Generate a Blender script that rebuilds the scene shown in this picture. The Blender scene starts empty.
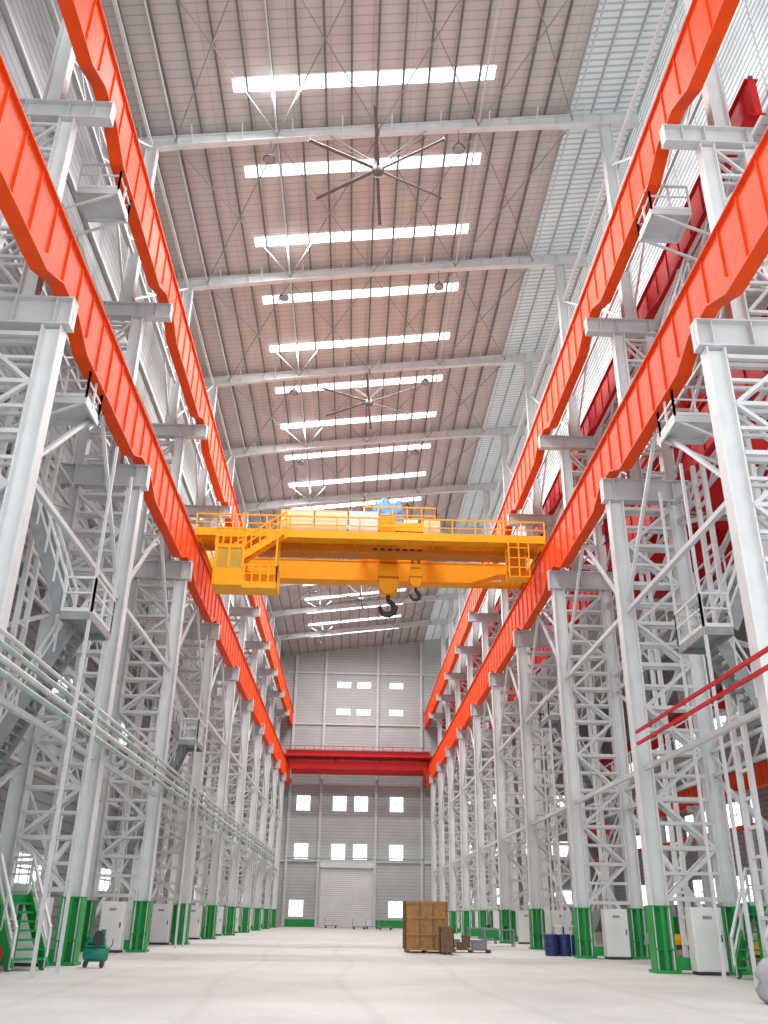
import bpy, math, random
from mathutils import Vector, Matrix
random.seed(3)
SC = bpy.context.scene
COL = SC.collection
SC.view_settings.view_transform = 'Standard'

# ------------------------------------------------------------------ materials
def base_mat(name):
    m = bpy.data.materials.new(name); m.use_nodes = True
    nt = m.node_tree; b = nt.nodes['Principled BSDF']
    return m, nt, b

def paint(name, col, rough=0.45, var=0.10, scale=1.2, metal=0.0, spec=.5):
    m, nt, b = base_mat(name)
    tc = nt.nodes.new('ShaderNodeTexCoord')
    n = nt.nodes.new('ShaderNodeTexNoise'); n.inputs['Scale'].default_value = scale; n.inputs['Detail'].default_value = 3
    r = nt.nodes.new('ShaderNodeValToRGB')
    r.color_ramp.elements[0].position = 0.3; r.color_ramp.elements[1].position = 0.7
    r.color_ramp.elements[0].color = tuple(c*(1-var) for c in col)+(1,)
    r.color_ramp.elements[1].color = tuple(min(1, c*(1+var)) for c in col)+(1,)
    nt.links.new(tc.outputs['Object'], n.inputs['Vector'])
    nt.links.new(n.outputs['Fac'], r.inputs['Fac'])
    nt.links.new(r.outputs['Color'], b.inputs['Base Color'])
    b.inputs['Roughness'].default_value = rough
    b.inputs['Metallic'].default_value = metal
    b.inputs['Specular IOR Level'].default_value = spec
    return m

def striped(name, colA, colB, axis, period, frac, axis2=None, period2=1, frac2=.05, emit=0.0, rough=.5):
    m, nt, b = base_mat(name)
    tc = nt.nodes.new('ShaderNodeTexCoord'); sx = nt.nodes.new('ShaderNodeSeparateXYZ')
    nt.links.new(tc.outputs['Object'], sx.inputs[0])
    def line(ax, per, fr):
        d = nt.nodes.new('ShaderNodeMath'); d.operation = 'DIVIDE'; d.inputs[1].default_value = per
        nt.links.new(sx.outputs[ax], d.inputs[0])
        f = nt.nodes.new('ShaderNodeMath'); f.operation = 'FRACT'; nt.links.new(d.outputs[0], f.inputs[0])
        l = nt.nodes.new('ShaderNodeMath'); l.operation = 'LESS_THAN'; l.inputs[1].default_value = fr
        nt.links.new(f.outputs[0], l.inputs[0]); return l
    l1 = line(axis, period, frac)
    fac = l1.outputs[0]
    if axis2:
        l2 = line(axis2, period2, frac2)
        mx = nt.nodes.new('ShaderNodeMath'); mx.operation = 'MAXIMUM'
        nt.links.new(fac, mx.inputs[0]); nt.links.new(l2.outputs[0], mx.inputs[1]); fac = mx.outputs[0]
    mix = nt.nodes.new('ShaderNodeMix'); mix.data_type = 'RGBA'
    mix.inputs[6].default_value = colA+(1,); mix.inputs[7].default_value = colB+(1,)
    nt.links.new(fac, mix.inputs[0])
    nz = nt.nodes.new('ShaderNodeTexNoise'); nz.inputs['Scale'].default_value = .5; nz.inputs['Detail'].default_value = 4
    nt.links.new(tc.outputs['Object'], nz.inputs['Vector'])
    hs = nt.nodes.new('ShaderNodeHueSaturation')
    mr = nt.nodes.new('ShaderNodeMapRange'); mr.inputs['To Min'].default_value = .82; mr.inputs['To Max'].default_value = 1.15
    nt.links.new(nz.outputs['Fac'], mr.inputs['Value']); nt.links.new(mr.outputs[0], hs.inputs['Value'])
    nt.links.new(mix.outputs[2], hs.inputs['Color'])
    nt.links.new(hs.outputs[0], b.inputs['Base Color'])
    b.inputs['Roughness'].default_value = rough
    bp = nt.nodes.new('ShaderNodeBump'); bp.inputs['Strength'].default_value = .4; bp.inputs['Distance'].default_value = .03
    nt.links.new(fac, bp.inputs['Height']); nt.links.new(bp.outputs[0], b.inputs['Normal'])
    if emit > 0:
        nt.links.new(hs.outputs[0], b.inputs['Emission Color']); b.inputs['Emission Strength'].default_value = emit
    return m

def glow(name, col, strength):
    m, nt, b = base_mat(name)
    tc = nt.nodes.new('ShaderNodeTexCoord')
    n = nt.nodes.new('ShaderNodeTexNoise'); n.inputs['Scale'].default_value = .8
    mr = nt.nodes.new('ShaderNodeMapRange'); mr.inputs['To Min'].default_value = strength*.8; mr.inputs['To Max'].default_value = strength*1.2
    nt.links.new(tc.outputs['Object'], n.inputs['Vector']); nt.links.new(n.outputs['Fac'], mr.inputs['Value'])
    nt.links.new(mr.outputs[0], b.inputs['Emission Strength'])
    b.inputs['Base Color'].default_value = (.8, .8, .8, 1)
    b.inputs['Emission Color'].default_value = col+(1,)
    return m

def concrete():
    m, nt, b = base_mat('pale_concrete')
    tc = nt.nodes.new('ShaderNodeTexCoord')
    n = nt.nodes.new('ShaderNodeTexNoise'); n.inputs['Scale'].default_value = .35; n.inputs['Detail'].default_value = 7; n.inputs['Roughness'].default_value = .6
    nt.links.new(tc.outputs['Object'], n.inputs['Vector'])
    r = nt.nodes.new('ShaderNodeValToRGB')
    r.color_ramp.elements[0].position = .3; r.color_ramp.elements[0].color = (.53, .52, .50, 1)
    r.color_ramp.elements[1].position = .68; r.color_ramp.elements[1].color = (.66, .65, .625, 1)
    nt.links.new(n.outputs['Fac'], r.inputs['Fac'])
    n2 = nt.nodes.new('ShaderNodeTexNoise'); n2.inputs['Scale'].default_value = 7; n2.inputs['Detail'].default_value = 6
    nt.links.new(tc.outputs['Object'], n2.inputs['Vector'])
    mx = nt.nodes.new('ShaderNodeMix'); mx.data_type = 'RGBA'; mx.blend_type = 'MULTIPLY'; mx.inputs[0].default_value = .25
    nt.links.new(r.outputs[0], mx.inputs[6]); nt.links.new(n2.outputs['Fac'], mx.inputs[7])
    # a few long curved tyre and drag marks
    wv = nt.nodes.new('ShaderNodeTexWave'); wv.wave_type = 'BANDS'; wv.bands_direction = 'X'; wv.inputs['Scale'].default_value = .09
    wv.inputs['Distortion'].default_value = 7; wv.inputs['Detail'].default_value = 1; wv.inputs['Detail Scale'].default_value = .35
    nt.links.new(tc.outputs['Object'], wv.inputs['Vector'])
    r3 = nt.nodes.new('ShaderNodeValToRGB'); r3.color_ramp.elements[0].position = .0; r3.color_ramp.elements[0].color = (.84, .84, .84, 1); r3.color_ramp.elements[1].position = .03
    nt.links.new(wv.outputs['Fac'], r3.inputs['Fac'])
    m2 = nt.nodes.new('ShaderNodeMix'); m2.data_type = 'RGBA'; m2.blend_type = 'MULTIPLY'; m2.inputs[0].default_value = .5
    nt.links.new(mx.outputs[2], m2.inputs[6]); nt.links.new(r3.outputs[0], m2.inputs[7])
    nt.links.new(m2.outputs[2], b.inputs['Base Color'])
    b.inputs['Roughness'].default_value = .6
    return m

def board():
    m, nt, b = base_mat('strand_board')
    tc = nt.nodes.new('ShaderNodeTexCoord')
    v = nt.nodes.new('ShaderNodeTexVoronoi'); v.inputs['Scale'].default_value = 9
    n = nt.nodes.new('ShaderNodeTexNoise'); n.inputs['Scale'].default_value = 3
    nt.links.new(tc.outputs['Object'], v.inputs['Vector']); nt.links.new(tc.outputs['Object'], n.inputs['Vector'])
    r = nt.nodes.new('ShaderNodeValToRGB')
    r.color_ramp.elements[0].color = (.26, .12, .04, 1); r.color_ramp.elements[1].color = (.52, .29, .11, 1)
    mx = nt.nodes.new('ShaderNodeMix'); mx.data_type = 'RGBA'; mx.inputs[0].default_value = .5
    nt.links.new(v.outputs['Color'], mx.inputs[6]); nt.links.new(n.outputs['Color'], mx.inputs[7])
    nt.links.new(mx.outputs[2], r.inputs['Fac']); nt.links.new(r.outputs[0], b.inputs['Base Color'])
    b.inputs['Roughness'].default_value = .8
    return m

WHITE = paint('grey_white_steel_paint', (.60, .62, .63), .5, .08)
PALE = paint('pale_steel_paint', (.70, .72, .72), .5, .06)
GALV = paint('galvanised_steel', (.30, .315, .325), .45, .15, 3, .1)
ORANGE = paint('orange_red_paint', (.84, .075, .008), .6, .08, spec=.2)
RED = paint('deep_red_paint', (.52, .010, .012), .55, .12, spec=.25)
DRED = paint('dark_red_paint', (.34, .008, .010), .55, .12, spec=.25)
YELLOW = paint('crane_yellow_paint', (.95, .42, .008), .5, .06, spec=.3)
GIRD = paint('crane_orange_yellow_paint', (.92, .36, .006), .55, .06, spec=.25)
AMBER_SHADE = paint('crane_shaded_amber', (.52, .17, .004), .55, .08, spec=.2)  # girder yellow darkened: near face's shade put into the colour; also on small parts
GREEN = paint('green_paint', (.006, .30, .055), .45, .1)
BEIGE = paint('beige_cabinet_paint', (.82, .72, .46), .5, .05)
CABW = paint('white_cabinet_paint', (.80, .82, .80), .4, .04)
BLUE = paint('blue_tarpaulin', (.12, .30, .56), .6, .35, 2.5)
NAVY = paint('navy_drum_paint', (.012, .03, .14), .4, .1)
TEAL = paint('teal_machine_paint', (.0, .20, .13), .4, .1)
DARK = paint('dark_steel', (.035, .035, .04), .4, .2)
FANC = paint('fan_grey', (.14, .135, .13), .5, .1)
MID = paint('mid_grey_steel', (.25, .26, .27), .5, .15)
TARP = paint('grey_tarpaulin', (.35, .35, .36), .8, .15, 5)
PIPE = paint('blue_green_grey_pipe', (.36, .47, .42), .5, .15)
WOOD = paint('weathered_wood', (.20, .13, .07), .8, .25, 6)
PURL = paint('purlin_steel', (.24, .23, .22), .5, .1)
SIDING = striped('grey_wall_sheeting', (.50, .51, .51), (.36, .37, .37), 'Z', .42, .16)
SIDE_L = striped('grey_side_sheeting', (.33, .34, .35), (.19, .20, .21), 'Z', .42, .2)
DECK = striped('roof_sheeting', (.60, .58, .56), (.45, .435, .42), 'Y', .45, .15, 'X', 1.9, .02)
TRANS = striped('translucent_sheeting', (.52, .56, .565), (.33, .36, .37), 'Y', .36, .35, emit=.42)
TRANSW = striped('translucent_wall_sheeting', (.60, .65, .66), (.30, .33, .345), 'Z', .34, .4, 'Y', 2.6, .03, emit=.55)
SHUT = striped('roller_shutter_slats', (.78, .79, .79), (.45, .46, .47), 'Z', .25, .18)
GLASS = glow('daylit_glass', (.92, .97, 1.0), 2.0)
SKY = glow('daylit_roof_panel', (.95, .98, 1.0), 3.0)
CGLASS = paint('cab_glass', (.55, .36, .05), .2, .1)
FLOORM = concrete()
OSB = board()

# ------------------------------------------------------------------ mesh builder
class MB:
    def __init__(s): s.v = []; s.f = []
    def add(s, vs, fs):
        n = len(s.v); s.v += [tuple(v) for v in vs]; s.f += [tuple(i+n for i in f) for f in fs]; return s
    def box(s, x0, y0, z0, x1, y1, z1):
        if x0 > x1: x0, x1 = x1, x0
        if y0 > y1: y0, y1 = y1, y0
        if z0 > z1: z0, z1 = z1, z0
        return s.add([(x0,y0,z0),(x1,y0,z0),(x1,y1,z0),(x0,y1,z0),(x0,y0,z1),(x1,y0,z1),(x1,y1,z1),(x0,y1,z1)],
              [(3,2,1,0),(4,5,6,7),(0,1,5,4),(1,2,6,5),(2,3,7,6),(3,0,4,7)])
    def bar(s, p, q, w, h=None, up=(0,0,1), off=(0,0)):
        h = h or w
        p = Vector(p); q = Vector(q); d = (q-p).normalized(); u = Vector(up)
        if abs(d.dot(u)) > .98: u = Vector((0,1,0)) if abs(d.y) < .9 else Vector((1,0,0))
        a = d.cross(u).normalized(); b = a.cross(d).normalized()
        p = p + a*off[0]+b*off[1]; q = q + a*off[0]+b*off[1]
        vs = [p-a*w/2-b*h/2, p+a*w/2-b*h/2, p+a*w/2+b*h/2, p-a*w/2+b*h/2]
        vs += [v+(q-p) for v in vs]
        return s.add(vs, [(0,1,2,3),(7,6,5,4),(4,5,1,0),(5,6,2,1),(6,7,3,2),(7,4,0,3)])
    def hb(s, p, q, w, dep, t=.04, up=(0,0,1)):
        s.bar(p, q, w, t, up, (0, dep/2-t/2)); s.bar(p, q, w, t, up, (0, -dep/2+t/2)); s.bar(p, q, t, dep-2*t, up); return s
    def cyl(s, p, q, r, n=12, r2=None):
        r2 = r if r2 is None else r2
        p = Vector(p); q = Vector(q); d = (q-p).normalized()
        u = Vector((0,0,1)) if abs(d.z) < .9 else Vector((1,0,0))
        a = d.cross(u).normalized(); b = a.cross(d)
        vs = []
        for c, rr in ((p, r), (q, r2)):
            for i in range(n):
                t = 2*math.pi*i/n; vs.append(c+a*math.cos(t)*rr+b*math.sin(t)*rr)
        fs = [(i, (i+1) % n, n+(i+1) % n, n+i) for i in range(n)]
        fs += [tuple(range(n-1, -1, -1)), tuple(range(n, 2*n))]
        return s.add(vs, fs)
    def lathe(s, prof, c=(0,0,0), n=20, axis='Z'):
        vs = []; fs = []
        for r, z in prof:
            for i in range(n):
                t = 2*math.pi*i/n; x, y = r*math.cos(t), r*math.sin(t)
                if axis == 'Z': vs.append((c[0]+x, c[1]+y, c[2]+z))
                elif axis == 'X': vs.append((c[0]+z, c[1]+x, c[2]+y))
                else: vs.append((c[0]+x, c[1]+z, c[2]+y))
        m = len(prof)
        for k in range(m-1):
            for i in range(n):
                j = (i+1) % n; fs.append((k*n+i, k*n+j, (k+1)*n+j, (k+1)*n+i))
        fs.append(tuple(range(n-1, -1, -1))); fs.append(tuple(range((m-1)*n, m*n)))
        return s.add(vs, fs)
    def tube(s, pts, rs, n=8):
        vs = []; fs = []; pts = [Vector(p) for p in pts]
        for k, p in enumerate(pts):
            d = (pts[min(k+1, len(pts)-1)]-pts[max(k-1, 0)]).normalized()
            u = Vector((0,1,0)); a = d.cross(u).normalized(); b = a.cross(d)
            for i in range(n):
                t = 2*math.pi*i/n; vs.append(p+a*math.cos(t)*rs[k]+b*math.sin(t)*rs[k])
        for k in range(len(pts)-1):
            for i in range(n):
                j = (i+1) % n; fs.append((k*n+i, k*n+j, (k+1)*n+j, (k+1)*n+i))
        fs.append(tuple(range(n-1, -1, -1))); fs.append(tuple(range((len(pts)-1)*n, len(pts)*n)))
        return s.add(vs, fs)
    def prism_xz(s, pts, y0, y1):
        n = len(pts)
        vs = [(x, y0, z) for x, z in pts]+[(x, y1, z) for x, z in pts]
        fs = [tuple(range(n)), tuple(range(2*n-1, n-1, -1))]+[(i, n+i, n+(i+1) % n, (i+1) % n) for i in range(n)]
        return s.add(vs, fs)
    def rail(s, pts, h=1.1, sp=1.5, r=.028, kick=True):
        pts = [Vector(p) for p in pts]; U = Vector((0,0,1))
        for a, b in zip(pts[:-1], pts[1:]):
            L = (b-a).length; n = max(1, round(L/sp))
            for i in range(n+1):
                p = a.lerp(b, i/n); s.bar(p, p+U*h, r*2, r*2)
            s.bar(a+U*h, b+U*h, r*2.2, r*2.2); s.bar(a+U*h*.55, b+U*h*.55, r*1.6, r*1.6)
            if kick: s.bar(a+U*.07, b+U*.07, .02, .12)
        return s

def setp(o, label=None, category=None, group=None, kind=None):
    if label: o['label'] = label
    if category: o['category'] = category
    if group: o['group'] = group
    if kind: o['kind'] = kind
    return o

def obj(name, mb, mat, parent=None, loc=(0,0,0), smooth=False, bevel=0, **k):
    me = bpy.data.meshes.new(name); me.from_pydata(mb.v, [], mb.f); me.update()
    me.materials.append(mat)
    if smooth:
        for p in me.polygons: p.use_smooth = len(p.vertices) == 4
    o = bpy.data.objects.new(name, me); COL.objects.link(o); o.location = loc
    if parent: o.parent = parent
    if bevel:
        b = o.modifiers.new('bevel', 'BEVEL'); b.width = bevel; b.segments = 2; b.limit_method = 'ANGLE'
    return setp(o, **k)

def thing(name, loc, label, category, group=None):
    e = bpy.data.objects.new(name, None); COL.objects.link(e); e.location = loc; e.empty_display_size = .3
    return setp(e, label, category, group)

def sub(name, parent, loc=(0,0,0)):
    e = bpy.data.objects.new(name, None); COL.objects.link(e); e.parent = parent; e.location = loc; return e

def again(o, loc, parent=None):
    c = o.copy(); COL.objects.link(c); c.location = loc
    if parent: c.parent = parent
    return c

def dup(root, loc, rot=None, label=None):
    def rec(o, par):
        c = o.copy(); COL.objects.link(c)
        if par: c.parent = par
        for ch in o.children: rec(ch, c)
        return c
    c = rec(root, None); c.location = loc
    if rot is not None: c.rotation_euler = rot
    if label: c['label'] = label
    return c

# ------------------------------------------------------------------ layout numbers
XL, XR = -8.7, 10.0
BAY = 10.5
COLS = [21+BAY*i for i in range(10)]
YW = 126.0
def zr(x): return 36.75+.13*x
def xo(side, o): return XR+o if side > 0 else XL-o
SIDES = ((1, 'r'), (-1, 'l'))

# ------------------------------------------------------------------ shell
obj('floor', MB().box(-13, -6, -.2, 35, 127, 0), FLOORM, kind='structure', label='pale worn concrete factory floor', category='floor')
WLX = XL-3.75
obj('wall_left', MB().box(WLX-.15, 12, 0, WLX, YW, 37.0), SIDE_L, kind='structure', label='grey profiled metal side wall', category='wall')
obj('wall_far', MB().box(WLX, YW, 0, 35, YW+.2, 41), SIDING, kind='structure', label='pale grey profiled metal end wall', category='wall')
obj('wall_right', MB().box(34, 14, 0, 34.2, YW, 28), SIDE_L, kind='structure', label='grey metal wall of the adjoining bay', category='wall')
UX = 13.75
obj('wall_upper_right', MB().box(UX, 12, 27.2, UX+.1, YW, 39.9), TRANSW, kind='structure', label='daylit translucent ribbed clerestory wall', category='wall')
def slab(x0, x1, y0, y1, z0f, t):
    return MB().prism_xz([(x0, z0f(x0)), (x1, z0f(x1)), (x1, z0f(x1)+t), (x0, z0f(x0)+t)], y0, y1)
zdeck = lambda x: zr(x)+.92
XT = 10.0
obj('ceiling', slab(WLX, XT, 12, YW, zdeck, .12), DECK, kind='structure', label='profiled metal roof sheeting, warm grey', category='ceiling')
obj('ceiling_translucent_strip', slab(XT, UX, 12, YW, zdeck, .12), TRANS, kind='structure', label='translucent ribbed roof sheeting', category='ceiling')
obj('ceiling_side', MB().box(UX, 12, 27.6, 34.2, YW, 27.8), DECK, kind='structure', label='roof sheeting of the adjoining bay', category='ceiling')

wn = [0]
def window(x0, y0, z0, x1, y1, z1, face, lab='daylit window in grey metal wall', mull=2):
    wn[0] += 1
    root = thing('window_%d' % wn[0], ((x0+x1)/2, (y0+y1)/2, z0), lab, 'window'); root['kind'] = 'structure'
    hx, hy, H = (x1-x0)/2, (y1-y0)/2, z1-z0
    if face == 'y-':
        obj('pane', MB().box(-hx, -.03, 0, hx, .0, H), GLASS, root)
        f = MB()
        for i in range(mull+1):
            x = -hx+2*hx*i/mull; f.box(x-.04, -.09, 0, x+.04, -.03, H)
        for z in (0, H*.5, H): f.box(-hx, -.09, z-.04, hx, -.03, z+.04)
    else:
        s = 1 if face == 'x+' else -1
        obj('pane', MB().box(0, -hy, 0, .03*s, hy, H), GLASS, root)
        f = MB()
        n = max(2, int(2*hy/1.0))
        for i in range(n+1):
            y = -hy+2*hy*i/n; f.box(.03*s, y-.04, 0, .09*s, y+.04, H)
        for z in (0, H*.5, H): f.box(.03*s, -hy, z-.04, .09*s, hy, z+.04)
    obj('window_frame', f, WHITE, root)

for zc in (15.4, 9.2):
    for xc in (-6.7, -1.7, 1.25, 6.15):
        window(xc-.95, YW-.01, zc-1, xc+.95, YW-.01, zc+1, 'y-')
for xc in (-7.0, 6.1):
    window(xc-.95, YW-.01, 1.2, xc+.95, YW-.01, 3.2, 'y-')
for zc in (28.0, 31.9):
    for xc in (-1.6, 1.3, 6.0):
        window(xc-1.0, YW-.01, zc-.45, xc+1.0, YW-.01, zc+.45, 'y-')
for xc in (16.5, 20.5, 24.5, 28.5):
    for zc in (4, 10, 16):
        window(xc-1.2, YW-.01, zc-1, xc+1.2, YW-.01, zc+1, 'y-')
for yc in [26.2+BAY*i for i in range(9)]:
    for zc in (3.0, 10.2):
        window(WLX+.01, yc-2.0, zc-.55, WLX+.01, yc+2.0, zc+.55, 'x+')
for yc in [36.7+BAY*i for i in range(8)]:
    for zc in (4, 10, 18):
        window(34-.01, yc-3.2, zc-1.1, 34-.01, yc+3.2, zc+1.1, 'x-')

k = 0
for x in (-4.3, 3.3, -8.6, 9.6):
    k += 1
    m = MB(); m.hb((x, YW-.25, 0), (x, YW-.25, zr(x)+.5), .35, .4, .04, (0, 1, 0))
    obj('trim_%d' % k, m, WHITE, kind='structure', label='grey steel wind post on the end wall', category='trim')
for z in (8.0, 21.6, 26.2, 33.6):
    k += 1
    obj('trim_%d' % k, MB().box(-10, YW-.3, z-.12, 12, YW-.03, z+.12), WHITE, kind='structure', label='horizontal steel girt on the end wall', category='trim')
for z in (7.6, 12.9, 18, 23, 29, 33):
    k += 1
    obj('trim_%d' % k, MB().box(WLX, 14, z-.1, WLX+.2, YW, z+.1), WHITE, kind='structure', label='horizontal steel girt on the side wall', category='trim')
d = thing('door_1', (-.45, YW-.02, 0), 'tall pale grey roller shutter door', 'door'); d['kind'] = 'structure'
obj('shutter', MB().box(-3.35, -.12, 0, 3.35, -.04, 7.2), SHUT, d)
dj = obj('door_jamb', MB().box(-.125, -.2, 0, .125, 0, 7.4), WHITE, d, (-3.475, 0, 0)); again(dj, (3.475, 0, 0), d)
obj('roller_housing', MB().box(-3.6, -.6, 7.2, 3.6, 0, 7.85), PALE, d)
for a, b in ((-8.4, -4.1), (3.4, 9.8)):
    k += 1
    obj('trim_%d' % k, MB().box(a, YW-.15, 0, b, YW-.02, .9), GREEN, kind='structure', label='green skirting on end wall', category='trim')
obj('conduit_pipe', MB().cyl((-8.5, YW-.45, 8.4), (9.8, YW-.45, 8.4), .09, 8), PIPE, label='yellow green pipe across the end wall', category='pipe')

for i in range(-1, 18):
    yc = 28.9+5.25*i
    a, b = -6.5, 5.9
    m = MB().prism_xz([(a, zdeck(a)-.05), (b, zdeck(b)-.05), (b, zdeck(b)-.01), (a, zdeck(a)-.01)], yc-.36, yc+.36)
    wn[0] += 1
    obj('window_%d' % wn[0], m, SKY, kind='structure', label='daylit translucent skylight strip in roof', category='skylight')

px = WLX+.5; firsts = {}
while px < UX:
    z = zr(px)+.66
    key = px < XT
    m = MB(); m.box(-.025, 0, 0, .025, YW-12.2, .18).box(-.025, 0, 0, .08, YW-12.2, .02)
    if key not in firsts:
        firsts[key] = obj('roof_purlin', m, PURL if key else WHITE, loc=(px, 12.1, z), label='long thin steel roof purlin', category='purlin', group='roof purlins')
    else: again(firsts[key], (px, 12.1, z))
    px += 1.22

raf = None
for y in COLS:
    if raf is None:
        r = thing('roof_rafter', (0, y, 0), 'pale grey tapered steel roof rafter', 'rafter', 'roof rafters')
        x0, x1 = WLX+.1, UX-.1
        m = MB(); t = .04
        xs = [x0, x0+3, 0, 8.5, x1]; dep = [.85, .65, .5, .62, .9]
        for (a, da), (b, db) in zip(list(zip(xs, dep))[:-1], list(zip(xs, dep))[1:]):
            ta, tb = zr(a)+.64, zr(b)+.64
            m.prism_xz([(a, ta-da+.02), (b, tb-db+.02), (b, tb-.02), (a, ta-.02)], -.02, .02)
            m.prism_xz([(a, ta-da), (b, tb-db), (b, tb-db+t), (a, ta-da+t)], -.17, .17)
            m.prism_xz([(a, ta-t), (b, tb-t), (b, tb), (a, ta)], -.17, .17)
        obj('rafter_beam', m, PALE, r)
        st = None
        for i in range(11):
            x = x0+.6+i*2.35
            if st is None: st = obj('stiffener', MB().box(-.015, -.16, .15, .015, .16, .59), PALE, r, (x, 0, zr(x)))
            else: again(st, (x, 0, zr(x)), r)
        for i in range(10):
            x = x0+1.2+i*2.44
            for sy in (1, -1):
                obj('fly_brace', MB().bar((0, .02*sy, .2), (0, .7*sy, .7), .05), PALE, r, (x, 0, zr(x)))
        raf = r
    else: dup(raf, (0, y, 0))

rb = None
for y in COLS[:-1]:
    if rb is None:
        r = thing('roof_bracing', (0, y, 0), 'crossed steel rods bracing the roof bay', 'bracing', 'roof bracing')
        for a, b in ((-9.5, -4.6), (-4.6, .4), (.4, 5.4), (5.4, 10.2)):
            for p, q in ((a, b), (b, a)):
                obj('brace_rod', MB().cyl((p, .2, zr(p)+.2), (q, BAY-.2, zr(q)+.2), .035, 6), GALV, r)
        for x in (-9.5, -4.6, 5.4, 10.2):
            obj('tie_tube', MB().cyl((x, .1, zr(x)+.25), (x, BAY-.1, zr(x)+.25), .05, 8), WHITE, r)
        rb = r
    else: dup(rb, (0, y, 0))

# ------------------------------------------------------------------ columns
def lacing(s, o0, o1, z0, z1, step, ys, w=.11, mid=True):
    m = MB()
    n = max(1, round((z1-z0)/step)); h = (z1-z0)/n
    for y in ys:
        for i in range(n):
            a, b = (o0, o1) if i % 2 == 0 else (o1, o0)
            m.bar((s*a, y, z0+i*h), (s*b, y, z0+(i+1)*h), w*.7, w*.8, (0, 1, 0))
            m.bar((s*o0, y, z0+i*h), (s*o1, y, z0+i*h), w, w*.8, (0, 0, 1))
            if mid: m.bar((s*o0, y, z0+(i+.5)*h), (s*o1, y, z0+(i+.5)*h), w*.7, w*.6, (0, 0, 1))
        m.bar((s*o0, y, z1), (s*o1, y, z1), w, w*.8)
    return m

UP = (1, 0, 0)
for s, nm in SIDES:
    r = thing('steel_column', (XR if s > 0 else XL, COLS[0], 0), 'tall pale grey laced twin-leg steel column with green foot', 'column', 'factory hall columns')
    for o in (.3, 2.7):
        obj('leg', MB().hb((s*o, 0, .05), (s*o, 0, 16.85), .48, .58, .045, UP), PALE, r)
    obj('lacing', lacing(s, .58, 2.42, 2.2, 16.5, 1.6, (-.2, .2), .17), WHITE, r)
    b = MB(); b.hb((s*-.18, 0, 17.4), (s*3.4, 0, 17.4), .46, .96, .05)
    for o in (-.15, .3, 1.5, 2.7, 3.35): b.box(s*o-.02, -.22, 16.97, s*o+.02, .22, 17.83)
    obj('bracket', b, WHITE, r)
    for o in (1.25, 2.7):
        obj('upper_leg', MB().hb((s*o, 0, 17.9), (s*o, 0, 25.15), .4, .5, .04, UP), PALE, r)
    obj('upper_lacing', lacing(s, 1.5, 2.45, 18.2, 24.8, 1.1, (-.17, .17), .12, False), WHITE, r)
    b = MB(); b.hb((s*-.15, 0, 25.58), (s*2.95, 0, 25.58), .4, .74, .045)
    for o in (-.12, .5, 1.25, 2.7): b.box(s*o-.02, -.19, 25.26, s*o+.02, .19, 25.9)
    obj('upper_bracket', b, WHITE, r)
    xc = (XR if s > 0 else XL)+s*1.9
    obj('roof_post', MB().hb((s*1.9, 0, 25.95), (s*1.9, 0, zr(xc)-.16), .42, .56, .04, UP), PALE, r)
    for o in (.3, 2.7):
        g = MB().hb((s*o, 0, .1), (s*o, 0, 2.0), .58, .70, .05, UP)
        g.box(s*(o-.42), -.4, 0, s*(o+.42), .4, .1)
        g.box(s*(o-.06), -.31, .1, s*(o+.06), -.27, 1.98)
        for zz in (.7, 1.97): g.box(s*(o-.34), -.285, zz-.02, s*(o+.34), .285, zz+.02)
        obj('foot_casing', g, GREEN, r, label='green painted steel foot casing')
    obj('foot_cross_plate', MB().box(s*.66, -.28, .1, s*2.34, -.24, .42).box(s*.66, .24, .1, s*2.34, .28, .42).box(s*.66, -.28, .42, s*2.34, .28, .46), GREEN, r)
    for y in COLS[1:]: dup(r, (XR if s > 0 else XL, y, 0))

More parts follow.
